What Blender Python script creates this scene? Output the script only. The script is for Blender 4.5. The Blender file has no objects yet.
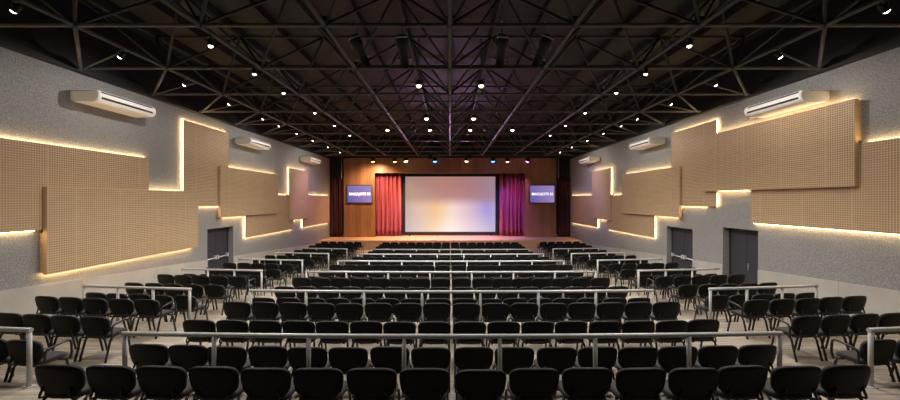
import bpy, bmesh, math, random
from mathutils import Vector, Matrix
random.seed(7)
S = bpy.context.scene
COL = S.collection
PI = math.pi

# ---------------------------------------------------------------- dimensions (m), camera stands over y = 0
CAM_Z = 3.455
F = 368.0                     # focal length in pixels of a 900 px wide frame
W = 9.10                      # half width of the hall
TRUSS_Z = CAM_Z + 3.16        # level of the lower chords
STAGE_Y, STAGE_Z, BACK_Y = 25.4, 0.66, 27.7

def bow(x):                   # seating and terraces bow gently round the stage
    return 0.0055 * x * x + 0.04 * max(0.0, abs(x) - 4.3)
def tier_z(k):
    return max(0.0, 0.94 - 0.188 * k)
def edge_y(k):
    return 4.80 + 3.05 * k

# ---------------------------------------------------------------- materials
def nodemat(name):
    m = bpy.data.materials.new(name); m.use_nodes = True
    nt = m.node_tree
    return m, nt, nt.nodes['Principled BSDF']

def plain(name, col, rough=0.5, metal=0.0, var=0.0, scale=20.0, spec=0.5, bump=0.0):
    m, nt, b = nodemat(name)
    b.inputs['Base Color'].default_value = (*col, 1)
    b.inputs['Roughness'].default_value = rough
    b.inputs['Metallic'].default_value = metal
    b.inputs['Specular IOR Level'].default_value = spec
    tc = nt.nodes.new('ShaderNodeTexCoord')
    nz = nt.nodes.new('ShaderNodeTexNoise'); nz.inputs['Scale'].default_value = scale; nz.inputs['Detail'].default_value = 4
    nt.links.new(tc.outputs['Object'], nz.inputs['Vector'])
    if var:
        r = nt.nodes.new('ShaderNodeValToRGB')
        r.color_ramp.elements[0].color = (*[c * (1 - var) for c in col], 1)
        r.color_ramp.elements[1].color = (*[min(1, c * (1 + var)) for c in col], 1)
        r.color_ramp.elements[0].position = 0.3; r.color_ramp.elements[1].position = 0.7
        nt.links.new(nz.outputs['Fac'], r.inputs['Fac']); nt.links.new(r.outputs['Color'], b.inputs['Base Color'])
    if bump:
        bp = nt.nodes.new('ShaderNodeBump'); bp.inputs['Strength'].default_value = bump; bp.inputs['Distance'].default_value = 0.01
        nt.links.new(nz.outputs['Fac'], bp.inputs['Height']); nt.links.new(bp.outputs['Normal'], b.inputs['Normal'])
    return m

def glow(name, col, strength):
    m, nt, b = nodemat(name)
    b.inputs['Base Color'].default_value = (0.8, 0.8, 0.8, 1)
    b.inputs['Emission Color'].default_value = (*col, 1)
    b.inputs['Emission Strength'].default_value = strength
    return m

def mth(nt, op, a, b=None):
    n = nt.nodes.new('ShaderNodeMath'); n.operation = op
    for i, v in enumerate((a, b)):
        if v is None: continue
        if isinstance(v, (int, float)): n.inputs[i].default_value = v
        else: nt.links.new(v, n.inputs[i])
    return n.outputs[0]

def mix(nt, fac, a, b):
    n = nt.nodes.new('ShaderNodeMix'); n.data_type = 'RGBA'
    for k, v in ((0, fac), (6, a), (7, b)):
        if isinstance(v, tuple): n.inputs[k].default_value = (*v, 1)
        elif isinstance(v, (int, float)): n.inputs[k].default_value = v
        else: nt.links.new(v, n.inputs[k])
    return n.outputs[2]

def mat_roughcast():
    m, nt, b = nodemat('grey_roughcast')
    tc = nt.nodes.new('ShaderNodeTexCoord')
    n1 = nt.nodes.new('ShaderNodeTexNoise'); n1.inputs['Scale'].default_value = 42; n1.inputs['Detail'].default_value = 3
    n2 = nt.nodes.new('ShaderNodeTexNoise'); n2.inputs['Scale'].default_value = 0.8; n2.inputs['Detail'].default_value = 5
    for n in (n1, n2): nt.links.new(tc.outputs['Object'], n.inputs['Vector'])
    r = nt.nodes.new('ShaderNodeValToRGB')
    r.color_ramp.elements[0].position = 0.36; r.color_ramp.elements[0].color = (0.165, 0.165, 0.167, 1)
    r.color_ramp.elements[1].position = 0.64; r.color_ramp.elements[1].color = (0.37, 0.362, 0.355, 1)
    nt.links.new(n1.outputs['Fac'], r.inputs['Fac'])
    f = mth(nt, 'MULTIPLY', n2.outputs['Fac'], 0.35)
    nt.links.new(mix(nt, f, r.outputs['Color'], (0.36, 0.36, 0.365)), b.inputs['Base Color'])
    bp = nt.nodes.new('ShaderNodeBump'); bp.inputs['Strength'].default_value = 0.5; bp.inputs['Distance'].default_value = 0.012
    nt.links.new(n1.outputs['Fac'], bp.inputs['Height']); nt.links.new(bp.outputs['Normal'], b.inputs['Normal'])
    b.inputs['Roughness'].default_value = 0.9
    return m

def mat_floor():
    m, nt, b = nodemat('floor_planks')
    tc = nt.nodes.new('ShaderNodeTexCoord')
    mp = nt.nodes.new('ShaderNodeMapping')
    nt.links.new(tc.outputs['Object'], mp.inputs['Vector'])
    br = nt.nodes.new('ShaderNodeTexBrick')
    br.inputs['Scale'].default_value = 1.0; br.inputs['Brick Width'].default_value = 1.3; br.inputs['Row Height'].default_value = 0.19
    br.inputs['Mortar Size'].default_value = 0.006
    br.inputs['Color1'].default_value = (0.31, 0.262, 0.212, 1); br.inputs['Color2'].default_value = (0.46, 0.40, 0.33, 1)
    br.inputs['Mortar'].default_value = (0.16, 0.13, 0.105, 1)
    nt.links.new(mp.outputs['Vector'], br.inputs['Vector'])
    mp2 = nt.nodes.new('ShaderNodeMapping'); mp2.inputs['Scale'].default_value = (1.2, 14, 1)
    nt.links.new(tc.outputs['Object'], mp2.inputs['Vector'])
    nz = nt.nodes.new('ShaderNodeTexNoise'); nz.inputs['Scale'].default_value = 1.6; nz.inputs['Detail'].default_value = 6
    nt.links.new(mp2.outputs['Vector'], nz.inputs['Vector'])
    r = nt.nodes.new('ShaderNodeValToRGB')
    r.color_ramp.elements[0].position = 0.35; r.color_ramp.elements[0].color = (0.62, 0.62, 0.62, 1)
    r.color_ramp.elements[1].position = 0.62; r.color_ramp.elements[1].color = (1.05, 1.05, 1.05, 1)
    nt.links.new(nz.outputs['Fac'], r.inputs['Fac'])
    mx = nt.nodes.new('ShaderNodeMix'); mx.data_type = 'RGBA'; mx.blend_type = 'MULTIPLY'; mx.inputs[0].default_value = 0.8
    nt.links.new(br.outputs['Color'], mx.inputs[6]); nt.links.new(r.outputs['Color'], mx.inputs[7])
    nt.links.new(mx.outputs[2], b.inputs['Base Color'])
    b.inputs['Roughness'].default_value = 0.5
    return m

def mat_panel():
    """perforated tan acoustic board: board in the object's YZ plane"""
    m, nt, b = nodemat('perforated_tan_board')
    tc = nt.nodes.new('ShaderNodeTexCoord')
    sx = nt.nodes.new('ShaderNodeSeparateXYZ'); nt.links.new(tc.outputs['Object'], sx.inputs[0])
    p = 0.052
    cy = mth(nt, 'COSINE', mth(nt, 'MULTIPLY', sx.outputs['Y'], 2 * PI / p))
    cz = mth(nt, 'COSINE', mth(nt, 'MULTIPLY', sx.outputs['Z'], 2 * PI / p))
    hole = mth(nt, 'GREATER_THAN', mth(nt, 'ADD', cy, cz), 0.8)
    geo = nt.nodes.new('ShaderNodeNewGeometry')
    sn = nt.nodes.new('ShaderNodeSeparateXYZ'); nt.links.new(geo.outputs['True Normal'], sn.inputs[0])
    face = mth(nt, 'GREATER_THAN', mth(nt, 'ABSOLUTE', sn.outputs['X']), 0.9)
    # board joints every 1.22 m
    jt = mth(nt, 'LESS_THAN', mth(nt, 'ABSOLUTE', mth(nt, 'SUBTRACT', mth(nt, 'MODULO', mth(nt, 'ADD', sx.outputs['Y'], 61.0), 1.22), 0.61)), 0.012)
    plainstrip = mth(nt, 'LESS_THAN', mth(nt, 'ABSOLUTE', mth(nt, 'SUBTRACT', mth(nt, 'MODULO', mth(nt, 'ADD', sx.outputs['Y'], 61.0), 1.22), 0.61)), 0.026)
    hole = mth(nt, 'MULTIPLY', mth(nt, 'MULTIPLY', hole, face), mth(nt, 'SUBTRACT', 1.0, plainstrip))
    mp = nt.nodes.new('ShaderNodeMapping'); mp.inputs['Scale'].default_value = (1, 1.2, 9)
    nt.links.new(tc.outputs['Object'], mp.inputs['Vector'])
    nz = nt.nodes.new('ShaderNodeTexNoise'); nz.inputs['Scale'].default_value = 2.5; nz.inputs['Detail'].default_value = 5
    nt.links.new(mp.outputs['Vector'], nz.inputs['Vector'])
    base = mix(nt, nz.outputs['Fac'], (0.54, 0.37, 0.215), (0.72, 0.52, 0.32))
    base = mix(nt, mth(nt, 'MULTIPLY', mth(nt, 'MULTIPLY', jt, face), 0.35), base, (0.22, 0.14, 0.08))
    nt.links.new(mix(nt, hole, base, (0.15, 0.085, 0.045)), b.inputs['Base Color'])
    b.inputs['Roughness'].default_value = 0.6
    return m

def mat_wood(name, c1, c2, pw, axis='X', rough=0.4):
    """vertical veneer boards across the given axis"""
    m, nt, b = nodemat(name)
    tc = nt.nodes.new('ShaderNodeTexCoord')
    sx = nt.nodes.new('ShaderNodeSeparateXYZ'); nt.links.new(tc.outputs['Object'], sx.inputs[0])
    mp = nt.nodes.new('ShaderNodeMapping')
    mp.inputs['Scale'].default_value = (6, 6, 0.5) if axis == 'X' else (0.5, 6, 6)
    nt.links.new(tc.outputs['Object'], mp.inputs['Vector'])
    nz = nt.nodes.new('ShaderNodeTexNoise'); nz.inputs['Scale'].default_value = 1.6; nz.inputs['Detail'].default_value = 7; nz.inputs['Roughness'].default_value = 0.65
    nt.links.new(mp.outputs['Vector'], nz.inputs['Vector'])
    src = sx.outputs['X'] if axis == 'X' else sx.outputs['Y']
    cell = mth(nt, 'FLOOR', mth(nt, 'DIVIDE', src, pw))
    wn = nt.nodes.new('ShaderNodeTexWhiteNoise'); wn.noise_dimensions = '1D'; nt.links.new(cell, wn.inputs['W'])
    fac = mth(nt, 'ADD', mth(nt, 'MULTIPLY', nz.outputs['Fac'], 0.8), mth(nt, 'MULTIPLY', wn.outputs['Value'], 0.25))
    nt.links.new(mix(nt, fac, c1, c2), b.inputs['Base Color'])
    b.inputs['Roughness'].default_value = rough
    return m

def mat_projection():
    """the image on the projection screen; object X and Z run over the picture"""
    m, nt, b = nodemat('projected_picture')
    tc = nt.nodes.new('ShaderNodeTexCoord')
    sx = nt.nodes.new('ShaderNodeSeparateXYZ'); nt.links.new(tc.outputs['Object'], sx.inputs[0])
    u = mth(nt, 'ADD', mth(nt, 'DIVIDE', sx.outputs['X'], 7.1), 0.5)
    v = mth(nt, 'ADD', mth(nt, 'DIVIDE', sx.outputs['Z'], 4.34), 0.5)
    def ramp(fac, stops):
        r = nt.nodes.new('ShaderNodeValToRGB'); e = r.color_ramp.elements
        e[0].position, e[0].color = stops[0][0], (*stops[0][1], 1); e[1].position, e[1].color = stops[-1][0], (*stops[-1][1], 1)
        for p, c in stops[1:-1]:
            x = e.new(p); x.color = (*c, 1)
        nt.links.new(fac, r.inputs['Fac']); return r.outputs['Color']
    low = ramp(u, [(0.0, (0.52, 0.38, 0.36)), (0.18, (0.66, 0.47, 0.37)), (0.34, (0.84, 0.50, 0.22)), (0.52, (0.84, 0.66, 0.56)), (0.72, (0.66, 0.47, 0.58)), (0.90, (0.36, 0.29, 0.66)), (1.0, (0.42, 0.36, 0.60))])
    high = ramp(u, [(0.0, (0.38, 0.24, 0.22)), (0.4, (0.45, 0.22, 0.17)), (0.7, (0.40, 0.19, 0.20)), (1.0, (0.35, 0.22, 0.27))])
    lowest = ramp(u, [(0.0, (0.54, 0.46, 0.50)), (0.3, (0.86, 0.64, 0.42)), (0.5, (0.95, 0.84, 0.74)), (0.75, (0.76, 0.60, 0.70)), (1.0, (0.46, 0.42, 0.64))])
    def smooth(lo, hi):
        r = nt.nodes.new('ShaderNodeMapRange'); r.interpolation_type = 'SMOOTHSTEP'
        r.inputs['From Min'].default_value = lo; r.inputs['From Max'].default_value = hi
        nt.links.new(v, r.inputs['Value']); return r.outputs['Result']
    c = mix(nt, smooth(0.0, 0.42), lowest, low)
    c = mix(nt, smooth(0.42, 0.66), c, high)
    b.inputs['Base Color'].default_value = (0.02, 0.02, 0.02, 1)
    nt.links.new(c, b.inputs['Emission Color']); b.inputs['Emission Strength'].default_value = 1.0
    return m

def mat_display():
    m, nt, b = nodemat('violet_display')
    tc = nt.nodes.new('ShaderNodeTexCoord')
    sx = nt.nodes.new('ShaderNodeSeparateXYZ'); nt.links.new(tc.outputs['Object'], sx.inputs[0])
    u = mth(nt, 'ADD', mth(nt, 'DIVIDE', sx.outputs['X'], 1.8), 0.5)
    v = mth(nt, 'ADD', mth(nt, 'DIVIDE', sx.outputs['Z'], 1.25), 0.5)
    c = mix(nt, u, (0.10, 0.09, 0.35), (0.33, 0.23, 0.50))
    c = mix(nt, mth(nt, 'MULTIPLY', v, 0.45), c, (0.26, 0.20, 0.46))
    b.inputs['Base Color'].default_value = (0.02, 0.02, 0.02, 1); b.inputs['Roughness'].default_value = 0.2
    nt.links.new(c, b.inputs['Emission Color']); b.inputs['Emission Strength'].default_value = 1.0
    return m

M = dict(
    rough=mat_roughcast(), floor=mat_floor(), panel=mat_panel(),
    dado=plain('smooth_concrete_render', (0.45, 0.425, 0.39), 0.8, var=0.12, scale=1.5, bump=0.1),
    back=plain('dark_rear_wall', (0.05, 0.05, 0.05), 0.9),
    deck=plain('dark_roof_sheet', (0.030, 0.024, 0.022), 0.7, var=0.25, scale=3),
    websteel=plain('shaded_web_steel', (0.045, 0.043, 0.045), 0.6, var=0.1),  # same frame steel, darkened to paint the webs in silhouette
    steel=plain('dark_painted_steel', (0.10, 0.094, 0.097), 0.55, var=0.1),
    beam=plain('black_edge_beam', (0.007, 0.007, 0.007), 0.6),
    purlin=plain('dark_purlin', (0.015, 0.013, 0.012), 0.7),
    black=plain('matt_black', (0.007, 0.007, 0.008), 0.6),
    fabric=plain('black_fabric', (0.034, 0.034, 0.036), 0.85, var=0.2, scale=300, bump=0.2),
    shell=plain('black_plastic_shell', (0.005, 0.005, 0.0053), 0.55, spec=0.22, bump=0.05, scale=200),
    leg=plain('black_tube_steel', (0.012, 0.012, 0.012), 0.4),
    rail=plain('light_grey_rail_paint', (0.46, 0.455, 0.45), 0.32, var=0.05),
    door=plain('charcoal_door_paint', (0.042, 0.043, 0.055), 0.5, var=0.06),
    chrome=plain('pale_steel_bar', (0.8, 0.8, 0.84), 0.3, 0.3),
    acbody=plain('white_casing', (0.80, 0.78, 0.75), 0.4),
    acslot=plain('dark_air_slot', (0.015, 0.015, 0.017), 0.6),
    wood=mat_wood('red_brown_veneer', (0.14, 0.058, 0.024), (0.42, 0.22, 0.11), 0.42),
    stagewood=mat_wood('stage_boards', (0.50, 0.27, 0.15), (0.72, 0.45, 0.27), 0.3, 'Y', 0.45),
    steelgrey=plain('dull_grey_metal', (0.3, 0.3, 0.31), 0.4, 0.6),
    red=plain('wine_red_velvet', (0.36, 0.07, 0.12), 0.8, var=0.15, scale=8),
    darkred=plain('dark_maroon_velvet', (0.055, 0.008, 0.010), 0.85, var=0.15, scale=8),
    led=glow('warm_led_strip', (1.0, 0.70, 0.35), 30.0),
    lens=glow('warm_white_lamp_lens', (1.0, 0.76, 0.45), 14.0), smalllens=glow('small_lamp_lens', (1.0, 0.88, 0.70), 9.0),
    lensblue=glow('blue_lamp_lens', (0.05, 0.24, 1.0), 8.0),
    lensamber=glow('amber_lamp_lens', (1.0, 0.47, 0.15), 8.0),
    lenspink=glow('pink_lamp_lens', (1.0, 0.40, 0.33), 7.0),
    lensmag=glow('magenta_lamp_lens', (0.9, 0.28, 0.9), 6.0),
    text=glow('white_lettering', (0.95, 0.93, 1.0), 1.0),
    screen=mat_projection(), display=mat_display(),
    glass=plain('dark_lens_glass', (0.03, 0.03, 0.035), 0.08),
)

# ---------------------------------------------------------------- mesh helpers
def new_bm(): return bmesh.new()

def box(bm, lo, hi):
    vs = [bm.verts.new((x, y, z)) for x in (lo[0], hi[0]) for y in (lo[1], hi[1]) for z in (lo[2], hi[2])]
    for f in ((0, 1, 3, 2), (4, 6, 7, 5), (0, 4, 5, 1), (2, 3, 7, 6), (0, 2, 6, 4), (1, 5, 7, 3)):
        bm.faces.new([vs[i] for i in f])

def ring(bm, c, d, r, n, up=None, sx=1.0):
    d = Vector(d).normalized()
    a = up or (Vector((0, 0, 1)) if abs(d.z) < 0.9 else Vector((1, 0, 0)))
    u = d.cross(a).normalized(); v = u.cross(d)
    return [bm.verts.new(Vector(c) + u * math.cos(t) * r * sx + v * math.sin(t) * r) for t in (2 * PI * i / n for i in range(n))]

def tube(bm, pts, r, n=8, cap=True):
    pts = [Vector(p) for p in pts]; rs = r if isinstance(r, (list, tuple)) else [r] * len(pts)
    rings = []
    for i, p in enumerate(pts):
        d = (pts[min(i + 1, len(pts) - 1)] - pts[max(i - 1, 0)])
        rings.append(ring(bm, p, d, rs[i], n))
    for a, b in zip(rings, rings[1:]):
        for i in range(n):
            f = bm.faces.new((a[i], a[(i + 1) % n], b[(i + 1) % n], b[i])); f.smooth = True
    if cap:
        bm.faces.new(list(reversed(rings[0]))); bm.faces.new(rings[-1])

def bend(pts, k=4):
    """rounded polyline (quadratic corners)"""
    pts = [Vector(p) for p in pts]; out = [pts[0]]
    for i in range(1, len(pts) - 1):
        a, b, c = pts[i - 1], pts[i], pts[i + 1]
        r = min((a - b).length, (c - b).length, 0.16) * 0.48
        p0 = b + (a - b).normalized() * r; p1 = b + (c - b).normalized() * r
        for j in range(k + 1):
            t = j / k; out.append(p0 * (1 - t) ** 2 + b * 2 * t * (1 - t) + p1 * t * t)
    out.append(pts[-1]); return out

def build(name, bm, mat, parent=None, loc=None, rz=0.0):
    bmesh.ops.recalc_face_normals(bm, faces=bm.faces)
    me = bpy.data.meshes.new(name); bm.to_mesh(me); bm.free(); me.materials.append(M[mat] if isinstance(mat, str) else mat)
    o = bpy.data.objects.new(name, me); COL.objects.link(o)
    if loc is not None: o.location = loc
    o.rotation_euler.z = rz
    if parent: o.parent = parent
    return o

def tag(o, label=None, cat=None, group=None, kind=None):
    for k, v in (('label', label), ('category', cat), ('group', group), ('kind', kind)):
        if v: o[k] = v
    return o

def thing(name, loc, label, cat, group=None, rz=0.0):
    o = bpy.data.objects.new(name, None); COL.objects.link(o); o.empty_display_size = 0.1
    o.location = loc; o.rotation_euler.z = rz
    return tag(o, label, cat, group)

def struct(name, bm, mat, parent=None):
    o = build(name, bm, mat, parent)
    if not parent: o['kind'] = 'structure'
    return o

def copy_tree(o, parent=None):
    c = o.copy(); COL.objects.link(c)
    if parent: c.parent = parent
    for ch in o.children: copy_tree(ch, c)
    return c

ORD = ['zeroth', 'first', 'second', 'third', 'fourth', 'fifth', 'sixth', 'seventh', 'eighth', 'ninth', 'tenth', 'eleventh', 'twelfth', 'thirteenth',
       'fourteenth', 'fifteenth', 'sixteenth', 'seventeenth', 'eighteenth', 'nineteenth', 'twentieth']

# ---------------------------------------------------------------- floor: stepped terraces
bm = new_bm()
xs = [-9.4 + 18.8 * i / 32 for i in range(33)]
cols = []
for x in xs:
    prof = [(-5.0, tier_z(0))]
    for k in range(5):
        prof += [(edge_y(k) + bow(x), tier_z(k)), (edge_y(k) + bow(x), tier_z(k + 1))]
    prof.append((31.0, 0.0))
    cols.append([bm.verts.new((x, y, z)) for y, z in prof])
for a, b in zip(cols, cols[1:]):
    for i in range(len(a) - 1):
        bm.faces.new((a[i], b[i], b[i + 1], a[i + 1]))
struct('floor', bm, 'floor')

# ---------------------------------------------------------------- side walls with door openings
DOORS = {-1: [(13.80, 15.45, 4)], 1: [(10.87, 12.27, 3), (13.80, 15.45, 4)]}
WT = 0.32
def wall(side):
    bm = new_bm(); y0 = -5.0
    a, b = sorted((side * W, side * (W + WT)))
    top = TRUSS_Z + 0.02
    for (d0, d1, k) in DOORS[side]:
        box(bm, (a, y0, -0.1), (b, d0, top))
        box(bm, (a, d0, tier_z(k) + 2.17), (b, d1, top))
        y0 = d1
    box(bm, (a, y0, -0.1), (b, BACK_Y + 0.3, top))
    struct('wall_left' if side < 0 else 'wall_right', bm, 'rough')
    # smooth render below the slanting line
    bm = new_bm()
    def dz(y): return CAM_Z - 1.84 - 0.0635 * (y - 7.44)
    cuts = [-5.0]
    for (d0, d1, k) in DOORS[side]: cuts += [d0, d1]
    cuts.append(STAGE_Y - 0.02)
    xi = side * (W - 0.018)
    for i in range(0, len(cuts), 2):
        p, q = cuts[i], cuts[i + 1]
        n = max(1, int((q - p) / 2.2))
        for j in range(n):
            ya, yb = p + (q - p) * j / n, p + (q - p) * (j + 1) / n - 0.006
            za, zb = max(0.02, dz(ya)), max(0.02, dz(yb))
            v = [bm.verts.new(c) for c in ((xi, ya, -0.05), (xi, yb, -0.05), (xi, yb, zb), (xi, ya, za), (side * W, ya, -0.05), (side * W, yb, -0.05), (side * W, yb, zb), (side * W, ya, za))]
            for f in ((0, 1, 2, 3), (3, 2, 6, 7), (0, 3, 7, 4), (1, 5, 6, 2)): bm.faces.new([v[i] for i in f])
    struct('trim_1' if side < 0 else 'trim_2', bm, 'dado')
    # black beam along the wall head, black sheeting above it
    bm = new_bm(); a, b = sorted((side * (W - 0.16), side * (W + WT)))
    box(bm, (a, -5, TRUSS_Z - 0.06), (b, BACK_Y + 2, TRUSS_Z + 0.16))
    a2, b2 = sorted((side * (W + 0.1), side * (W + WT)))
    box(bm, (a2, -5, TRUSS_Z + 0.16), (b2, BACK_Y + 2, 8.4))
    struct('trim_3' if side < 0 else 'trim_4', bm, 'beam')
wall(-1); wall(1)
bm = new_bm(); box(bm, (-9.5, -5.3, 0), (9.5, -5.0, 8.4)); struct('wall_back', bm, 'back')

# doors: recessed double leaves
def door(n, side, d0, d1, k, bar):
    z0 = tier_z(k); x = side * (W + 0.25)
    root = thing('door_%d' % n, (x, (d0 + d1) / 2, z0), None, None); root['kind'] = 'structure'
    half = (d1 - d0) / 2
    bm = new_bm()
    box(bm, (-0.05, -half, 2.12), (0.05, half, 2.17))
    for s in (-1, 1): box(bm, (-0.05, s * half - (0.04 if s > 0 else 0), 0), (0.05, s * half + (0.04 if s < 0 else 0), 2.12))
    build('door_frame', bm, 'door', root)
    for s in (-1, 1):
        bm = new_bm()
        ya, yb = sorted((s * 0.006, s * (half - 0.045)))
        box(bm, (-0.025, ya, 0.01), (0.025, yb, 2.115))
        leaf = build('door_leaf', bm, 'door', root)
        bm = new_bm(); xx = -side * 0.085
        if bar:
            tube(bm, [(xx, ya + 0.06, 0.98), (xx, yb - 0.06, 0.98)], 0.024, 8)
            for yy in (ya + 0.07, yb - 0.07):
                b0, b1 = sorted((xx * 1.25, -side * 0.025)); box(bm, (b0, yy - 0.035, 0.92), (b1, yy + 0.035, 1.07))
            build('panic_bar', bm, 'chrome', leaf)
        elif s < 0:
            box(bm, (*sorted((-side * 0.045, -side * 0.025)), ), (0, 0, 0)) if False else None
            b0, b1 = sorted((-side * 0.045, -side * 0.025)); box(bm, (b0, -0.11, 0.88), (b1, -0.05, 1.1))
            tube(bm, [(-side * 0.03, -0.08, 1.0), (-side * 0.08, -0.08, 1.0), (-side * 0.08, -0.19, 1.0)], 0.011, 8)
            build('lever_handle', bm, 'steelgrey', leaf)
        else: bm.free()
    # dark lobby behind the leaves
    bm = new_bm(); a, b = sorted((side * (W + WT), side * (W + WT + 0.04))); box(bm, (a, d0 - 0.1, 0), (b, d1 + 0.1, z0 + 2.3))
    struct('wall_lobby', bm, 'back')
door(1, -1, *DOORS[-1][0], True); door(2, 1, *DOORS[1][0], False); door(3, 1, *DOORS[1][1], True)

# ---------------------------------------------------------------- acoustic panels with warm strips behind their edges
SIDE = {-1: 'left', 1: 'right'}
def panel(side, y0, y1, z0, z1, t, strips, label, ret=None):
    """z over the camera level; strips: list of (y0, z0, y1, z1) runs on the wall"""
    cx, cy, cz = side * (W - t / 2 - 0.02), (y0 + y1) / 2, CAM_Z + (z0 + z1) / 2
    root = thing('acoustic_panel', (side * W, cy, cz), label, 'acoustic panel', 'perforated panels on the %s wall' % SIDE[side])
    front = t > 0.15
    a, b = sorted((-side * t, -side * (0.1025 if front else 0.065))); h, v = (y1 - y0) / 2 + 0.012, (z1 - z0) / 2 + 0.012
    bm = new_bm(); box(bm, (a, -h, -v), (b, h, v))
    bmesh.ops.bevel(bm, geom=bm.edges[:], offset=0.006, segments=1, affect='EDGES')
    build('board', bm, 'panel', root)
    if front:
        bm = new_bm(); a, b = sorted((-side * 0.1025, -side * 0.003)); box(bm, (a, ret[0] - cy, CAM_Z + ret[2] - cz), (b, ret[1] - cy, CAM_Z + ret[3] - cz)); build('mounting_return', bm, 'panel', root)
    else:
        bm = new_bm(); a, b = sorted((-side * 0.065, -side * 0.003)); box(bm, (a, -h + 0.15, -v + 0.15), (b, h - 0.15, v - 0.15)); build('mounting_batten', bm, 'beam', root)
    for (ya, za, yb, zb) in strips:
        bm = new_bm(); lift = 0.045 if front else 0.006
        a, b = sorted((-side * (0.052 + lift), -side * (0.028 + lift)))
        if za == zb: za = zb = za - math.copysign(0.034, za + CAM_Z - cz)
        else: ya = yb = ya - math.copysign(0.058, ya - cy)
        ya, yb = sorted((ya, yb)); za, zb = sorted((za, zb)); e = 0.012 if yb > ya else 0.008
        if yb - ya > 0.5: ya += 0.05; yb -= 0.05
        box(bm, (a, ya - cy - e, CAM_Z + za - cz - e), (b, yb - cy + e, CAM_Z + zb - cz + e))
        tag(build('light_strip', bm, 'led', root), 'glowing warm white strip')
T1, T2 = 0.10, 0.20
for s in (-1, 1):
    n = SIDE[s]
    panel(s, 22.45, 27.45, -1.66, 0.30, T1, [(22.43, -1.69, 27.45, -1.69), (22.43, -1.65, 22.43, -1.20), (23.2, 0.33, 27.45, 0.33)], 'tan panel at the stage end of the %s wall, low and behind a tall one' % n)
    panel(s, 20.5, 23.1, -1.12, 1.77, T2, [(20.5, 1.80, 23.1, 1.80), (20.47, 1.80, 20.47, 0.33), (21.2, -1.16, 22.43, -1.16)], 'narrow upright tan panel near the stage end of the %s wall' % n, (20.53, 23.07, 0.32, 1.74))
    panel(s, 16.2, 21.1, -1.66, 0.25, T1, [(16.17, -1.69, 21.1, -1.69), (16.17, -1.65, 16.17, -0.75), (19.0, 0.28, 20.47, 0.28)], 'low tan panel on the %s wall tucked under a larger front panel past the door' % n)
    panel(s, 14.3, 19.04, -0.67, 1.30, T2, [(14.97, 1.33, 19.04, 1.33), (14.6, -0.71, 16.17, -0.71)], 'wide front tan panel above the pair of doors with push bars, %s wall' % n, (14.98, 16.14, -0.64, 1.27))
    panel(s, 12.45, 14.95, -0.22, 2.70, T1, [(12.43, 2.735, 14.95, 2.735), (12.42, 2.735, 12.42, 2.28 if s > 0 else 0.345), (12.95, -0.25, 14.9, -0.25)] + ([(12.42, 0.22, 12.42, -0.21)] if s > 0 else []), 'tall back tan panel rising between the wide ones on the right wall' if s > 0 else 'tall back tan panel between the wide ones on the left wall')
panel(-1, 8.14, 13.0, -1.64, 0.28, T2, [(8.14, -1.68, 13.0, -1.68), (11.05, 0.31, 12.42, 0.31)], 'big low front tan panel nearest the camera on the left wall', (8.16, 12.9, -1.62, -0.73))
panel(-1, 4.2, 11.0, -0.65, 1.235, T1, [(4.2, 1.27, 11.0, 1.27), (4.2, -0.69, 8.05, -0.69)], 'tan panel running out of frame on the left wall above grey roughcast')
panel(1, 8.11, 12.95, 0.31, 2.22, T2, [(8.2, 2.25, 12.40, 2.25), (11.05, 0.275, 12.38, 0.275)], 'big high front tan panel nearest the camera on the right wall', (8.13, 12.38, 1.31, 2.20))
panel(1, 4.2, 11.0, -0.68, 1.235, T1, [(4.2, 1.27, 8.05, 1.27), (4.2, -0.72, 11.0, -0.72)], 'low tan panel running out of frame on the right wall beside the near door')

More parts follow.
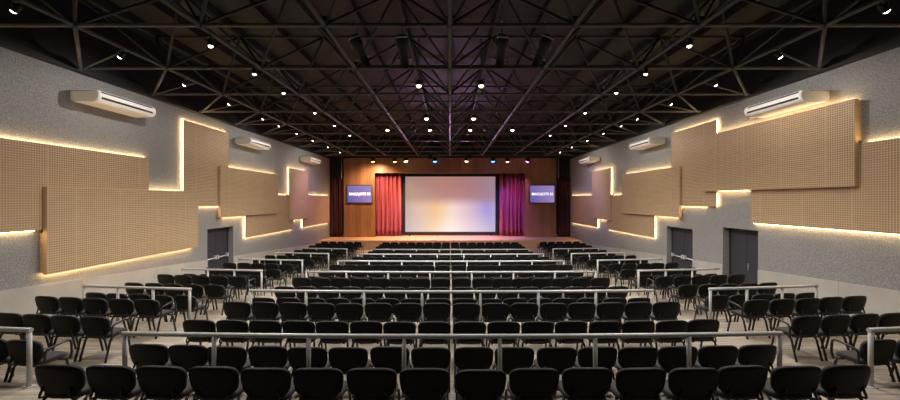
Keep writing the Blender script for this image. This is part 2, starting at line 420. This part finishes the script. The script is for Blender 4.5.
# ---------------------------------------------------------------- wall air conditioners
def ac_unit(side, y0, label):
    L, D, zt = 1.75, 0.70, 2.645
    root = thing('air_conditioner', (side * W, y0 + L / 2, CAM_Z + 2.35), label, 'air conditioner', 'white air conditioners on the side walls')
    s = -side
    prof = [(0.02, 0.29), (0.655, 0.29), (0.675, 0.28), (0.71, 0.22), (0.715, 0.14), (0.69, 0.07), (0.64, 0.02), (0.60, 0.005), (0.12, 0.0), (0.04, 0.04), (0.02, 0.07)]
    bm = new_bm()
    ends = []
    for y, sc in ((-L / 2, 0.97), (-L / 2 + 0.03, 1.0), (L / 2 - 0.10, 1.0), (L / 2 - 0.03, 0.97), (L / 2, 0.90)):
        ends.append([bm.verts.new((s * (0.02 + (p - 0.02) * sc), y, 0.145 + (q - 0.145) * sc)) for p, q in prof])
    n = len(prof)
    for a, b in zip(ends, ends[1:]):
        for i in range(n): bm.faces.new((a[i], a[(i + 1) % n], b[(i + 1) % n], b[i]))
    bm.faces.new(ends[0]); bm.faces.new(list(reversed(ends[-1])))
    body = build('casing', bm, 'acbody', root)
    def on_face(t, off=0.007):     # point down the front face
        seq = [(0.675, 0.28), (0.71, 0.22), (0.715, 0.14), (0.69, 0.07)]
        k = min(2, int(t * 3)); q = t * 3 - k
        return (s * (seq[k][0] + (seq[k + 1][0] - seq[k][0]) * q + off), seq[k][1] + (seq[k + 1][1] - seq[k][1]) * q)
    for t0, t1 in ((0.08, 0.26), (0.70, 0.90)):
        bm = new_bm(); (xa, za), (xb, zb) = on_face(t0), on_face(t1)
        v = [bm.verts.new(c) for c in ((xa, -L / 2 + 0.07, za), (xa, L / 2 - 0.18, za), (xb, L / 2 - 0.14, zb), (xb, -L / 2 + 0.07, zb))]
        w = [bm.verts.new(c.co - Vector((s * 0.012, 0, 0.006))) for c in v]
        bm.faces.new(v)
        for i in range(4): bm.faces.new((v[i], v[(i + 1) % 4], w[(i + 1) % 4], w[i]))
        build('air_slot', bm, 'acslot', root)
    bm = new_bm(); a, b = sorted((s * 0.03, s * 0.50)); box(bm, (a, -L / 2 - 0.004, 0.262), (b, -L / 2 + 0.02, 0.27)); build('seam', bm, 'acslot', root)
    bm = new_bm(); a, b = sorted((s * 0.002, s * 0.03)); box(bm, (a, -L / 2 + 0.1, 0.08), (b, L / 2 - 0.1, 0.27)); build('wall_mount', bm, 'steelgrey', root)
for s in (-1, 1):
    for i, y0 in enumerate((8.80, 15.54, 22.28)):
        ac_unit(s, y0, 'white air conditioner on the %s wall, %s' % (SIDE[s], ('closest to the camera', 'middle one of three', 'closest to the stage')[i]))

# ---------------------------------------------------------------- roof deck, purlins and space frame
bm = new_bm(); box(bm, (-9.6, -5.3, 8.35), (9.6, 30.5, 8.5)); struct('ceiling', bm, 'deck')
for i in range(15):
    x = -8.4 + 1.2 * i
    bm = new_bm(); box(bm, (x - 0.045, -5, 8.14), (x + 0.045, 30, 8.35)); struct('ceiling_purlin', bm, 'purlin')
BX, BY, Y0, H = 2.26, 2.16, 6.65, 1.22
NI, JS = 3, list(range(-3, 10))
node = lambda i, j: Vector((i * BX, Y0 + j * BY, TRUSS_Z))
peak = lambda i, j: Vector(((i + 0.5) * BX, Y0 + (j + 0.5) * BY, TRUSS_Z + H))
frame = thing('space_frame', (0, 11, TRUSS_Z), 'black steel space frame of tubes spanning the whole hall under the roof', 'roof truss')
FI = frame.location
def rel(p): return Vector(p) - FI
for i in range(-NI, NI + 1):
    bm = new_bm(); tube(bm, [rel(node(i, JS[0])), rel(node(i, JS[-1]))], 0.042, 8); build('lengthwise_chord', bm, 'steel', frame)
for j in JS:
    bm = new_bm(); tube(bm, [rel((-W + 0.17, Y0 + j * BY, TRUSS_Z)), rel((W - 0.17, Y0 + j * BY, TRUSS_Z))], 0.038, 8); build('cross_chord', bm, 'steel', frame)
for i in range(-NI - 1, NI + 1):
    bm = new_bm(); tube(bm, [rel(peak(i, JS[0])), rel(peak(i, JS[-2]))], 0.036, 6); build('upper_lengthwise_chord', bm, 'websteel', frame)
for j in JS[:-1]:
    bm = new_bm(); tube(bm, [rel(peak(-NI - 1, j)), rel(peak(NI, j))], 0.036, 6); build('upper_cross_chord', bm, 'websteel', frame)
for i in range(-NI, NI + 1):
    for j in JS:
        bm = new_bm()
        for di in (-1, 0):
            for dj in (-1, 0):
                if JS[0] <= j + dj <= JS[-2]:
                    tube(bm, [rel(node(i, j)), rel(peak(i + di, j + dj))], 0.03, 6)
        # gusset ball and plate
        bmesh.ops.create_icosphere(bm, subdivisions=1, radius=0.075, matrix=Matrix.Translation(rel(node(i, j))))
        c = rel(node(i, j)); box(bm, (c.x - 0.10, c.y - 0.008, c.z), (c.x + 0.10, c.y + 0.008, c.z + 0.16))
        build('web_brace', bm, 'websteel', frame)
for s in (-1, 1):
    for j in JS[:-1]:
        bm = new_bm()
        a = node(3 * s, j); wl = Vector((s * (W - 0.17), Y0 + (j + 1) * BY + 0.1, TRUSS_Z)); mid = node(3 * s, j) + Vector((0, BY * 0.5, 0.0))
        tube(bm, [rel(a), rel(wl)], 0.035, 6); tube(bm, [rel(mid), rel(wl)], 0.022, 6)
        build('edge_brace', bm, 'steel', frame)

# ---------------------------------------------------------------- lights
def spot_data(name, energy, col, size, blend, rad):
    l = bpy.data.lights.new(name, 'SPOT'); l.energy = energy; l.color = col; l.spot_size = size; l.spot_blend = blend; l.shadow_soft_size = rad
    return l
WARM = (1.0, 0.94, 0.86)
L_HALL = spot_data('hall_lamp', 420, WARM, math.radians(150), 0.9, 0.09)
L_NEAR = spot_data('added_near_lamp', 210, WARM, math.radians(120), 0.9, 0.08)  # unseen lamps added overhead to brighten the near rail tops
L_SIDE = spot_data('side_lamp', 33, WARM, math.radians(130), 0.7, 0.06)
L_WASH = spot_data('wash_lamp', 112, WARM, math.radians(140), 0.6, 0.05)
def aim(o, src, dst):
    o.rotation_euler = (Vector(dst) - Vector(src)).to_track_quat('-Z', 'Y').to_euler()
def lamp(name, loc, target, lens, data, label, cat, group, r=0.085, length=0.20, ztop=None):
    """a can lamp on a yoke under a chord; loc is the lens centre"""
    loc = Vector(loc); target = Vector(target)
    root = thing(name, loc, label, cat, group)
    d = (target - loc).normalized()
    bm = new_bm()
    tube(bm, [d * 0.0, -d * 0.02, -d * length * 0.75, -d * length], [r * 1.05, r * 1.05, r * 0.9, r * 0.45], 12)
    build('housing', bm, 'black', root)
    bm = new_bm(); tube(bm, [d * 0.002, d * r * 0.35, d * r * 0.62, d * r * 0.75], [r * 0.9, r * 0.78, r * 0.45, r * 0.12], 14); build('lens', bm, lens, root)
    bm = new_bm()
    piv = -d * length * 0.5; side = d.cross(Vector((0, 0, 1))); side = side.normalized() if side.length > 0.05 else Vector((1, 0, 0))
    top = Vector((piv.x, piv.y, (ztop if ztop else TRUSS_Z - 0.044) - loc.z))
    pl = Vector((0, 0, -d.z * 0)) + piv + Vector((0, 0, r + 0.03))
    for sg in (-1, 1): tube(bm, [piv + side * sg * r, piv + side * sg * (r + 0.02), pl + side * sg * (r + 0.02), pl], 0.009, 6)
    tube(bm, [pl, top], 0.014, 6)
    build('mounting_yoke', bm, 'steel', root)
    if data:
        lo = bpy.data.objects.new('lamp_light', data); COL.objects.link(lo); lo.parent = root
        lo.location = d * (r * 0.75 + 0.03); aim(lo, (0, 0, 0), d)
    return root
def num(i): return ORD[i]
for s in (-1, 1):
    side = SIDE[s]
    for q, y in enumerate((3.87, 5.72, 7.56, 9.4, 11.3, 13.35, 14.6, 16.3, 18.2, 20.5, 22.7)):
        lamp('flood_lamp', (s * 6.78, y, TRUSS_Z - 0.22), (s * 9.3, y + 0.2, 4.0), 'smalllens', L_WASH if y in (9.4, 16.3, 22.7) else L_SIDE,
             'small warm lamp on the outer %s chord, %s in view from the camera' % (side, num(q)) if q else 'small warm lamp on the outer %s chord, out of frame above the camera' % side, 'ceiling lamp', 'warm lamps along the side chords', 0.05, 0.14)
    for k, y in enumerate((6.95, 8.5, 10.0, 12.3, 14.4, 16.6)):
        lamp('downlight', (s * 4.52, y, TRUSS_Z - 0.25), (s * 4.4, y + 0.3, 0), 'smalllens', L_HALL,
             'round warm downlight under the aisle chord on the %s, %s along from the camera' % (side, num(k + 1)), 'ceiling lamp', 'warm downlights over the seats', 0.048, 0.14)
    for k, (y, z) in enumerate(((9.89, -0.08), (13.13, -0.25), (15.29, -0.25))):
        lamp('downlight', (s * 0.84, y + 0.02, TRUSS_Z + z), (s * 0.8, y + 0.1, 0), 'lens', L_HALL,
             'bright downlight just %s of the ridge chord, %s away from the camera' % (side, ('nearest', 'middle', 'furthest')[k]), 'ceiling lamp', 'warm downlights over the seats', 0.075, 0.15, TRUSS_Z + 1.18 if k == 0 else None)
    for k, (x, y) in enumerate(((2.26, 4.9), (4.52, 5.1))):
        lamp('downlight', (s * x, y, TRUSS_Z - 0.25), (s * x, y + 0.1, 0), 'lens', L_NEAR,
             'unseen warm downlight above the frame over the nearest seats, %s chord %s of the ridge' % (('first', 'second')[k], side), 'ceiling lamp', 'warm downlights over the seats', 0.048, 0.14)
    lamp('downlight', (s * 2.6, 15.31, TRUSS_Z - 0.25), (s * 2.6, 15.5, 0), 'lens', L_HALL,
         'lone bright downlight halfway between ridge and %s aisle chord' % side, 'ceiling lamp', 'warm downlights over the seats', 0.075, 0.15)

# stage lamps on the last chord in front of the wood wall
def stage_light(x, lens, col, energy, tx, ty, tz, label, size=70):
    d = spot_data('stage_lamp', energy, col, math.radians(size), 0.8, 0.08)
    lamp('stage_lamp', (x, 26.0, TRUSS_Z - 0.40), (tx, ty, tz), lens, d, label, 'stage light', 'stage lamps above the wood wall', 0.15, 0.26)
stage_light(-5.45, 'lensamber', (1.0, 0.62, 0.34), 950, -5.6, 27.9, 2.5, 'amber stage lamp at the left end of the row above the stage', 140)
stage_light(-3.90, 'lensamber', (1.0, 0.62, 0.14), 620, -3.7, 28.4, 1.8, 'amber stage lamp, second of the warm ones over the red curtain', 90)
stage_light(-3.12, 'lens', (1.0, 0.66, 0.42), 1900, -2.2, 27.0, 0.7, 'pale warm stage lamp beside the blue one on the left', 110)
stage_light(-1.06, 'lensblue', (0.10, 0.18, 1.0), 850, -1.0, 26.9, 3.0, 'blue stage lamp left of the ridge chord', 100)
stage_light(1.17, 'lenspink', (1.0, 0.58, 0.46), 1700, 0.6, 27.0, 0.7, 'salmon pink stage lamp just right of the ridge chord', 110)
stage_light(3.04, 'lensblue', (0.12, 0.20, 1.0), 950, 3.1, 26.9, 3.0, 'blue stage lamp right of the ridge chord', 100)
stage_light(4.06, 'lenspink', (0.75, 0.2, 1.0), 340, 4.4, 28.5, 1.6, 'pink stage lamp over the magenta curtain', 60)
stage_light(5.48, 'lensmag', (0.75, 0.3, 1.0), 260, 4.7, 28.5, 2.4, 'magenta stage lamp at the right end of the row above the stage', 70)
# added cans, lenses unlit, that tint the far walls violet and roof mauve
for s, c, n in ((-1, (0.75, 0.45, 1.0), 'left'), (1, (0.55, 0.40, 1.0), 'right')):
    d = spot_data('violet_tint_lamp', 380, c, math.radians(80), 0.9, 0.1)
    lamp('stage_lamp', (s * 5.6, 21.2, TRUSS_Z - 0.4), (s * 9.1, 23.5, 2.6), 'black', d, 'dark can added for violet light, aimed at the %s wall near the stage' % n, 'stage light', 'added tint lamps', 0.12, 0.32)
    d = spot_data('mauve_tint_lamp', 230, (0.75, 0.4, 0.85), math.radians(120), 0.9, 0.1)
    lamp('stage_lamp', (s * 1.1, 20.7, TRUSS_Z - 0.75), (s * 1.1, 12.0, 8.0), 'black', d, 'dark can added for mauve light, tipped up at the roof %s of the ridge' % n, 'stage light', 'added tint lamps', 0.12, 0.32)

# profile spots near the camera
def profile_spot(x, tilt, label):
    root = thing('profile_spotlight', (x, Y0, TRUSS_Z), label, 'stage light', 'black profile spotlights on the near cross chord')
    bm = new_bm()
    tube(bm, bend([(0, -0.055, 0.02), (0, -0.05, 0.07), (0, 0.05, 0.07), (0, 0.06, -0.03), (0, 0.0, -0.08), (0, 0, -0.22)]), 0.012, 6)
    build('hook_clamp', bm, 'steelgrey', root)
    d = Vector((math.sin(tilt), 0.45, -1.0)).normalized(); c = Vector((0, 0.0, -0.34))
    side = d.cross(Vector((0, 1, 0))).normalized()
    bm = new_bm()
    for sg in (-1, 1): tube(bm, bend([(0, 0, -0.2), Vector((0, 0, -0.2)) + side * sg * 0.12, c + side * sg * 0.12 + d * 0.05]), 0.01, 6)
    build('yoke', bm, 'steelgrey', root)
    bm = new_bm()
    tube(bm, [c - d * 0.16, c - d * 0.14, c + d * 0.05, c + d * 0.06, c + d * 0.18, c + d * 0.19, c + d * 0.38, c + d * 0.40], [0.06, 0.10, 0.105, 0.085, 0.085, 0.075, 0.075, 0.09], 14)
    build('barrel', bm, 'black', root)
    bm = new_bm(); tube(bm, [c - d * 0.165, c - d * 0.10], [0.085, 0.112], 14); build('lamp_cap', bm, 'steelgrey', root)
    bm = new_bm(); tube(bm, [c + d * 0.401, c + d * 0.41], 0.068, 14); build('lens', bm, 'glass', root)
    for sg in (-1, 1):
        bm = new_bm(); p = c + d * 0.25 + side * sg * 0.075; tube(bm, [p, p + side * sg * 0.06], [0.012, 0.02], 6); build('focus_knob', bm, 'steelgrey', root)
profile_spot(-1.68, 0.42, 'black profile spotlight hung leftmost, tilted right')
profile_spot(-0.86, 0.08, 'black profile spotlight hung upright, left of the ridge chord')
profile_spot(0.94, -0.08, 'black profile spotlight hung upright, right of the ridge chord')
profile_spot(1.72, -0.42, 'black profile spotlight hung rightmost, tilted left')

# ---------------------------------------------------------------- stage
bm = new_bm(); box(bm, (-W + 0.001, STAGE_Y, 0.0), (W - 0.001, 30.3, STAGE_Z)); struct('floor_stage', bm, 'stagewood')
for s in (-1, 1):
    root = thing('stage_steps', (s * 8.2, STAGE_Y, 0), 'wooden steps up to the stage along the %s wall' % SIDE[s], 'steps', 'steps beside the stage')
    for q in range(2):
        bm = new_bm(); box(bm, (-0.88, -0.42 * (2 - q), 0), (0.88, -0.42 * (1 - q), 0.22 * (q + 1))); build('step', bm, 'stagewood', root)
# wood proscenium wall with the opening
OX, OZ, PX = 5.67, CAM_Z + 27 * BACK_Y / F, 8.0
bm = new_bm()
box(bm, (-PX, BACK_Y, STAGE_Z), (-OX, BACK_Y + 0.3, TRUSS_Z)); box(bm, (OX, BACK_Y, STAGE_Z), (PX, BACK_Y + 0.3, TRUSS_Z)); box(bm, (-OX, BACK_Y, OZ), (OX, BACK_Y + 0.3, TRUSS_Z))
box(bm, (-PX, BACK_Y - 0.025, CAM_Z + 31.2 * BACK_Y / F), (PX, BACK_Y, TRUSS_Z))
struct('wall_stage', bm, 'wood')
bm = new_bm(); box(bm, (-9.5, 30.1, 0), (9.5, 30.4, 8.4)); struct('wall_stage_rear', bm, 'back')
bm = new_bm(); box(bm, (-9.5, BACK_Y + 0.02, TRUSS_Z + 0.02), (9.5, BACK_Y + 0.3, 8.35)); struct('trim_5', bm, 'beam')

def curtain(name, x0, x1, y, z0, z1, folds, amp, mat, label, group, seed):
    rnd = random.Random(seed)
    n = folds * 10; h = 10
    root = None; bm = new_bm(); rows = []
    ph = [rnd.uniform(-0.6, 0.6) for _ in range(folds + 2)]
    for r in range(h + 1):
        v = r / h; row = []
        for i in range(n + 1):
            u = i / n; k = u * folds; a = ph[int(k)] * (1 - k % 1) + ph[int(k) + 1] * (k % 1)
            yy = y + amp * math.sin(2 * PI * k + a) * (0.7 + 0.3 * v) + 0.25 * amp * math.sin(4.6 * PI * k + 2 * a + v)
            xx = x0 + (x1 - x0) * u + 0.03 * math.sin(2 * PI * k * 0.5 + 3 * v)
            row.append(bm.verts.new((xx, yy, z1 + (z0 - z1) * v - (0.03 * math.sin(2 * PI * k) if r == h else 0))))
        rows.append(row)
    for a, b in zip(rows, rows[1:]):
        for i in range(n):
            f = bm.faces.new((a[i], a[i + 1], b[i + 1], b[i])); f.smooth = True
    cx = (x0 + x1) / 2
    for v in bm.verts: v.co -= Vector((cx, y, z0))
    o = build(name, bm, mat, None, (cx, y, z0))
    sol = o.modifiers.new('thickness', 'SOLIDIFY'); sol.thickness = 0.012
    return tag(o, label, 'curtain', group)
curtain('stage_curtain', -5.75, -3.78, 28.45, STAGE_Z + 0.06, OZ + 0.05, 6, 0.17, 'red', 'red stage curtain hanging left of the projection screen', 'stage curtains', 1)
curtain('stage_curtain', 3.82, 5.80, 28.45, STAGE_Z + 0.06, OZ + 0.05, 6, 0.17, 'red', 'stage curtain lit magenta right of the projection screen', 'stage curtains', 2)
for s in (-1, 1):
    n = SIDE[s]; xa, xb = sorted((s * 8.12, s * 9.05))
    curtain('side_curtain', xa, xb, BACK_Y + 0.1, STAGE_Z + 0.05, CAM_Z + 22 * BACK_Y / F, 5, 0.07, 'darkred', 'dark maroon curtain between the wood wall and the %s wall' % n, 'dark side curtains', 5 + s)
    curtain('black_drape', xa, xb, BACK_Y + 0.24, CAM_Z + 21.5 * BACK_Y / F, TRUSS_Z + 0.2, 4, 0.04, 'black', 'black drape hanging above the maroon curtain at the %s wall' % n, 'black drapes', 9 + s)
    bm = new_bm(); tube(bm, [(0, 0, 0), (0, 0, 2.0)], 0.03, 8)
    tag(build('drape_pole', bm, 'steelgrey', None, (s * 8.13, BACK_Y - 0.12, CAM_Z + 21.5 * BACK_Y / F)), 'thin grey pole in front of the black drape, %s end of the stage' % n, 'pole', 'drape poles')

# projection screen
SY = 29.0
sx0, sx1, sz0, sz1 = -44.7 * SY / F, 45.3 * SY / F, CAM_Z - 31.8 * SY / F, CAM_Z + 23.4 * SY / F
scx, scz = (sx0 + sx1) / 2, (sz0 + sz1) / 2
root = thing('projection_screen', (scx, SY, scz), 'large projection screen with black border glowing pink, peach and violet', 'screen')
hw, hz = (sx1 - sx0) / 2, (sz1 - sz0) / 2
bm = new_bm(); box(bm, (-hw, 0.0, -hz), (hw, 0.03, hz)); build('picture_surface', bm, 'screen', root)
bm = new_bm()
box(bm, (-hw - 0.28, -0.03, hz), (hw + 0.28, 0.06, hz + 0.22)); box(bm, (-hw - 0.28, -0.03, -hz - 0.2), (hw + 0.28, 0.06, -hz))
box(bm, (-hw - 0.28, -0.03, -hz), (-hw, 0.06, hz)); box(bm, (hw, -0.03, -hz), (hw + 0.28, 0.06, hz))
build('border', bm, 'black', root)
bm = new_bm()
for x in (-hw * 0.8, hw * 0.8): tube(bm, [(x, 0.03, hz + 0.2), (x, 0.03, 2.9)], 0.012, 6)
build('suspension_cable', bm, 'black', root)
bm = new_bm()
for x in (-hw * 0.9, hw * 0.9): box(bm, (x - 0.04, 0.0, -scz + STAGE_Z), (x + 0.04, 0.08, -hz - 0.19)); box(bm, (x - 0.05, -0.25, -scz + STAGE_Z), (x + 0.05, 0.3, -scz + STAGE_Z + 0.04))
build('foot', bm, 'black', root)

# two wall displays
for xp, lab in ((359.8, 'violet wall display with white lettering left of the red curtain'), (541.9, 'violet wall display with white lettering right of the magenta curtain')):
    x = (xp - 450) * BACK_Y / F; z = CAM_Z + 5.9 * BACK_Y / F
    root = thing('wall_display', (x, BACK_Y - 0.02, z), lab, 'display', 'wall displays beside the stage opening')
    bm = new_bm(); box(bm, (-0.95, -0.07, -0.68), (0.95, 0.0, 0.68)); bmesh.ops.bevel(bm, geom=bm.edges[:], offset=0.01, segments=1, affect='EDGES'); build('casing', bm, 'black', root)
    bm = new_bm(); box(bm, (-0.91, -0.075, -0.63), (0.91, -0.065, 0.63)); scr = build('screen_panel', bm, 'display', root)
    cu = bpy.data.curves.new('lettering', 'FONT'); cu.body = 'MACAJOTE 33'; cu.align_x = 'CENTER'; cu.align_y = 'CENTER'; cu.size = 0.255; cu.extrude = 0.002; cu.offset = 0.011
    tmp = bpy.data.objects.new('lettering_curve', cu); COL.objects.link(tmp)
    bpy.context.view_layer.update()
    me = bpy.data.meshes.new_from_object(tmp.evaluated_get(bpy.context.evaluated_depsgraph_get()))
    bpy.data.objects.remove(tmp); me.materials.clear(); me.materials.append(M['text'])
    t = bpy.data.objects.new('lettering', me); COL.objects.link(t); t.rotation_euler = (PI / 2, 0, 0); t.location = (0.02, -0.079, 0.0); t.parent = scr

# ---------------------------------------------------------------- railings at the terrace edges
RAIL_H = 0.795
def railing(xa, xb, k, posts, label, group):
    zb = tier_z(min(k, 5)); y = 4.72 + 3.05 * k
    xm = (xa + xb) / 2
    root = thing('guard_rail', (xm, y + bow(xm), zb), label, 'railing', group)
    def P(x, z): return Vector((x - xm, bow(x) - bow(xm), z))
    n = 10
    bm = new_bm()
    tube(bm, [P(xa + (xb - xa) * i / n, RAIL_H - 0.03) for i in range(n + 1)], 0.03, 10)
    build('top_rail', bm, 'rail', root)
    for x in posts:
        bm = new_bm(); w = 0.028
        tube(bm, [P(x, 0.004), P(x, RAIL_H - 0.035)], w, 10)
        tube(bm, [P(x, 0.0), P(x, 0.012)], 0.06, 12)
        build('post', bm, 'rail', root)
for k in range(6):
    o = ORD[k + 1]
    railing(-4.29, 4.35, k, [-4.26, -3.06, -1.82, -0.59, 0.64, 1.87, 3.10, 4.32], 'long pale grey guard rail in front of the middle seats, %s from the camera' % o, 'guard rails across the middle block')
    for s in (-1, 1):
        xa, xb = sorted((s * 5.63, s * 8.30))
        ps = [s * (5.66 + 0.87 * i) for i in range(4)]
        railing(xa, xb, k, ps, 'pale grey guard rail in the %s side block, %s from the camera' % (SIDE[s], o), 'guard rails in the side blocks')

# ---------------------------------------------------------------- chairs
def pad(bm, w, h, layers, taper=0.0, n=28, e=3.3, xf=None):
    """rounded slab: layers of (scale, depth); outline is a superellipse w x h in (x, v)"""
    rings = []
    for sc, dep in layers:
        r = []
        for i in range(n):
            t = 2 * PI * i / n; c, s_ = math.cos(t), math.sin(t)
            x = math.copysign(abs(c) ** (2 / e), c) * w / 2; v = math.copysign(abs(s_) ** (2 / e), s_) * h / 2
            x *= 1 + taper * v / h
            inset = 1 - (1 - sc)
            r.append(bm.verts.new(xf(x * inset, v * inset, dep)))
        rings.append(r)
    for a, b in zip(rings, rings[1:]):
        for i in range(n):
            f = bm.faces.new((a[i], a[(i + 1) % n], b[(i + 1) % n], b[i])); f.smooth = True
    for r in (rings[0], rings[-1]):
        f = bm.faces.new(r); f.smooth = True

TILT = math.radians(10)
def back_xf(x, v, dep):
    # dep measured towards the sitter; the back wraps gently round and leans away
    y = dep + 0.55 * x * x
    z = v
    return Vector((x, -0.215 + y - math.sin(TILT) * z * 1.0, 0.598 + z * math.cos(TILT)))
def seat_xf(x, v, dep):
    return Vector((x, 0.02 + v, 0.425 + dep - 0.02 * max(0, v / 0.22) ** 3 + 0.25 * x * x * 0.2))
def bm_shell(n=28):
    b = new_bm(); pad(b, 0.525, 0.345, [(0.55, -0.012), (0.80, -0.011), (0.93, -0.006), (0.985, 0.002), (1.0, 0.010), (1.0, 0.016)], 0.13, n, 3.5, back_xf); return b
def bm_back(n=28):
    b = new_bm(); pad(b, 0.518, 0.339, [(1.0, 0.016), (1.0, 0.04), (0.96, 0.056), (0.85, 0.064), (0.5, 0.068)], 0.13, n, 3.5, back_xf); return b
def bm_seat(n=28):
    b = new_bm(); pad(b, 0.475, 0.44, [(0.94, -0.035), (0.99, -0.025), (1.0, 0.0), (0.97, 0.018), (0.88, 0.028), (0.5, 0.03)], 0.04, n, 3.4, seat_xf); return b
def leg_pts(sx, front):
    return [(sx * 0.205, 0.09, 0.378), (sx * 0.235, 0.16, 0.36), (sx * 0.24, 0.235, 0.0)] if front else [(sx * 0.205, -0.05, 0.378), (sx * 0.235, -0.12, 0.36), (sx * 0.24, -0.215, 0.0)]
def bm_leg(sx, front, n=8):
    b = new_bm(); tube(b, bend(leg_pts(sx, front), 3), 0.017, n); return b
def bm_support(n=8):
    b = new_bm()
    tube(b, bend([(-0.195, 0.08, 0.382), (-0.19, -0.215, 0.395), (-0.165, -0.205, 0.47), (-0.155, -0.2, 0.52)], 3), 0.0125, n)
    tube(b, bend([(0.195, 0.08, 0.382), (0.19, -0.215, 0.395), (0.165, -0.205, 0.47), (0.155, -0.2, 0.52)], 3), 0.0125, n)
    for y in (0.10, -0.06): tube(b, [(-0.215, y, 0.378), (0.215, y, 0.378)], 0.0115, n)
    return b
def bm_arm(sx, n=8):
    b = new_bm()
    tube(b, bend([(sx * 0.24, 0.20, 0.34), (sx * 0.27, 0.205, 0.42), (sx * 0.28, 0.185, 0.65), (sx * 0.28, -0.14, 0.60), (sx * 0.265, -0.13, 0.44), (sx * 0.24, -0.10, 0.37)], 3), 0.016, n)
    return b
def chair_proto(arm=0):
    root = bpy.data.objects.new('padded_chair', None); root.empty_display_size = 0.1; COL.objects.link(root)
    build('seat', bm_seat(), 'fabric', root)
    b = build('backrest', bm_back(), 'fabric', root)
    build('back_shell', bm_shell(), 'shell', b)
    build('back_support', bm_support(), 'leg', root)
    for sx in (-1, 1):
        for fr in (True, False):
            build('leg', bm_leg(sx, fr), 'leg', root)
    if arm: build('armrest', bm_arm(arm), 'leg', root)
    return root
def chair_single(arm=0, n=14, name='padded_chair'):
    bms = [(bm_seat(n), 0), (bm_back(n), 0), (bm_shell(n), 1), (bm_support(4), 2)] + [(bm_leg(sx, fr, 4), 2) for sx in (-1, 1) for fr in (True, False)]
    if arm: bms.append((bm_arm(arm, 4), 2))
    out = new_bm()
    for b, mi in bms:
        for f in b.faces: f.material_index = mi
        tmp = bpy.data.meshes.new('t'); b.to_mesh(tmp); b.free(); out.from_mesh(tmp); bpy.data.meshes.remove(tmp)
    bmesh.ops.recalc_face_normals(out, faces=out.faces)
    me = bpy.data.meshes.new(name); out.to_mesh(me); out.free()
    for k in ('fabric', 'shell', 'leg'): me.materials.append(M[k])
    return me

spots = []   # (row, x, arm, block, seat index)
for n in range(1, 21):
    for i in range(16):
        x = (i - 7.5) * (0.560 if n == 1 else 0.547)
        x += 0.042 if x > 0 else 0.018
        spots.append((n, x, 0, 'middle', i))
    if n >= 2:
        for s in (-1, 1):
            for i in range(2 if n == 2 else 5):
                spots.append((n, s * (5.96 + 0.555 * i) + 0.03, -s if i == 0 else 0, SIDE[s], i))
order = sorted(spots, key=lambda p: (p[0], 0 if p[3] == 'middle' else 1, p[4]))
single = set()
keep = order[:296] + [p for p in order if p[0] == 13 and p[3] != 'middle' and p[4] < 2][:4]
keepset = set(keep)
protos = {a: None for a in (0, -1, 1)}
smesh = {a: chair_single(a) for a in (0, -1, 1)}
rnd = random.Random(3)
def place(p):
    n, x, arm, blk, i = p
    d = 3.80 + 1.032 * (n - 1)
    x += rnd.uniform(-0.006, 0.006)
    y = d + 0.225 + bow(x) + rnd.uniform(-0.02, 0.02)
    z = tier_z(min(5, (n + 1) // 3))
    rz = math.atan(0.011 * x + (0 if blk == 'middle' else math.copysign(0.04, x))) + rnd.uniform(-0.016, 0.016)
    return Vector((x, y, z)), rz
# rows that do not match a terrace's own bow would overhang; every row keeps the same bow
def chair_label(p):
    n, x, arm, blk, i = p
    if blk == 'middle':
        k, sd = (i + 1, 'left') if i < 8 else (16 - i, 'right')
        return 'black padded chair, %s from the %s aisle, %s row of the middle block' % (ORD[k], sd, ORD[n])
    if arm: return 'black chair with aisle armrest, %s side block, beside the %s middle row' % (blk, ORD[n])
    return 'black padded chair, %s from the aisle, %s side block, beside the %s middle row' % (ORD[i + 1], blk, ORD[n])
rest = []
for p in order:
    loc, rz = place(p)
    if p not in keepset: rest.append((p, loc, rz)); continue
    if p[0] <= 9:
        if protos[p[2]] is None: o = protos[p[2]] = chair_proto(p[2])
        else: o = copy_tree(protos[p[2]])
    else:
        o = bpy.data.objects.new('padded_chair', smesh[p[2]]); COL.objects.link(o)
    o.location = loc; o.rotation_euler.z = rz
    tag(o, chair_label(p), 'chair', 'black chairs of the %s block' % p[3])
# the far chairs beyond the 300 nearest, as one mass
out = new_bm(); low = {a: chair_single(a, 10, 'far_chair_mesh') for a in (0, -1, 1)}
for p, loc, rz in rest:
    me = low[p[2]].copy(); me.transform(Matrix.Translation(loc) @ Matrix.Rotation(rz, 4, 'Z')); out.from_mesh(me); bpy.data.meshes.remove(me)
me = bpy.data.meshes.new('distant_chairs'); out.to_mesh(me); out.free()
for k in ('fabric', 'shell', 'leg'): me.materials.append(M[k])
o = bpy.data.objects.new('distant_chairs', me); COL.objects.link(o)
tag(o, 'rows of small black chairs in the distance in front of the stage', 'chairs', None, 'stuff')

# ---------------------------------------------------------------- world, camera, view
w = bpy.data.worlds.new('World'); S.world = w; w.use_nodes = True
w.node_tree.nodes['Background'].inputs[0].default_value = (0.0, 0.0, 0.0, 1)
cam = bpy.data.cameras.new('Camera'); co = bpy.data.objects.new('Camera', cam); COL.objects.link(co)
cam.sensor_width = 36.0; cam.lens = F / 900 * 36.0; cam.clip_start = 0.05; cam.clip_end = 100
co.location = (0, 0, CAM_Z); co.rotation_euler = (PI / 2, 0, 0)
S.camera = co
S.view_settings.view_transform = 'Standard'; S.view_settings.look = 'None'; S.view_settings.gamma = 1.0; S.view_settings.exposure = 0.0
S.view_settings.use_curve_mapping = False
S.cycles.use_denoising = True
S.cycles.max_bounces = 6; S.cycles.diffuse_bounces = 4; S.cycles.glossy_bounces = 3
S.cycles.sample_clamp_indirect = 4.0
S.cycles.caustics_reflective = False; S.cycles.caustics_refractive = False
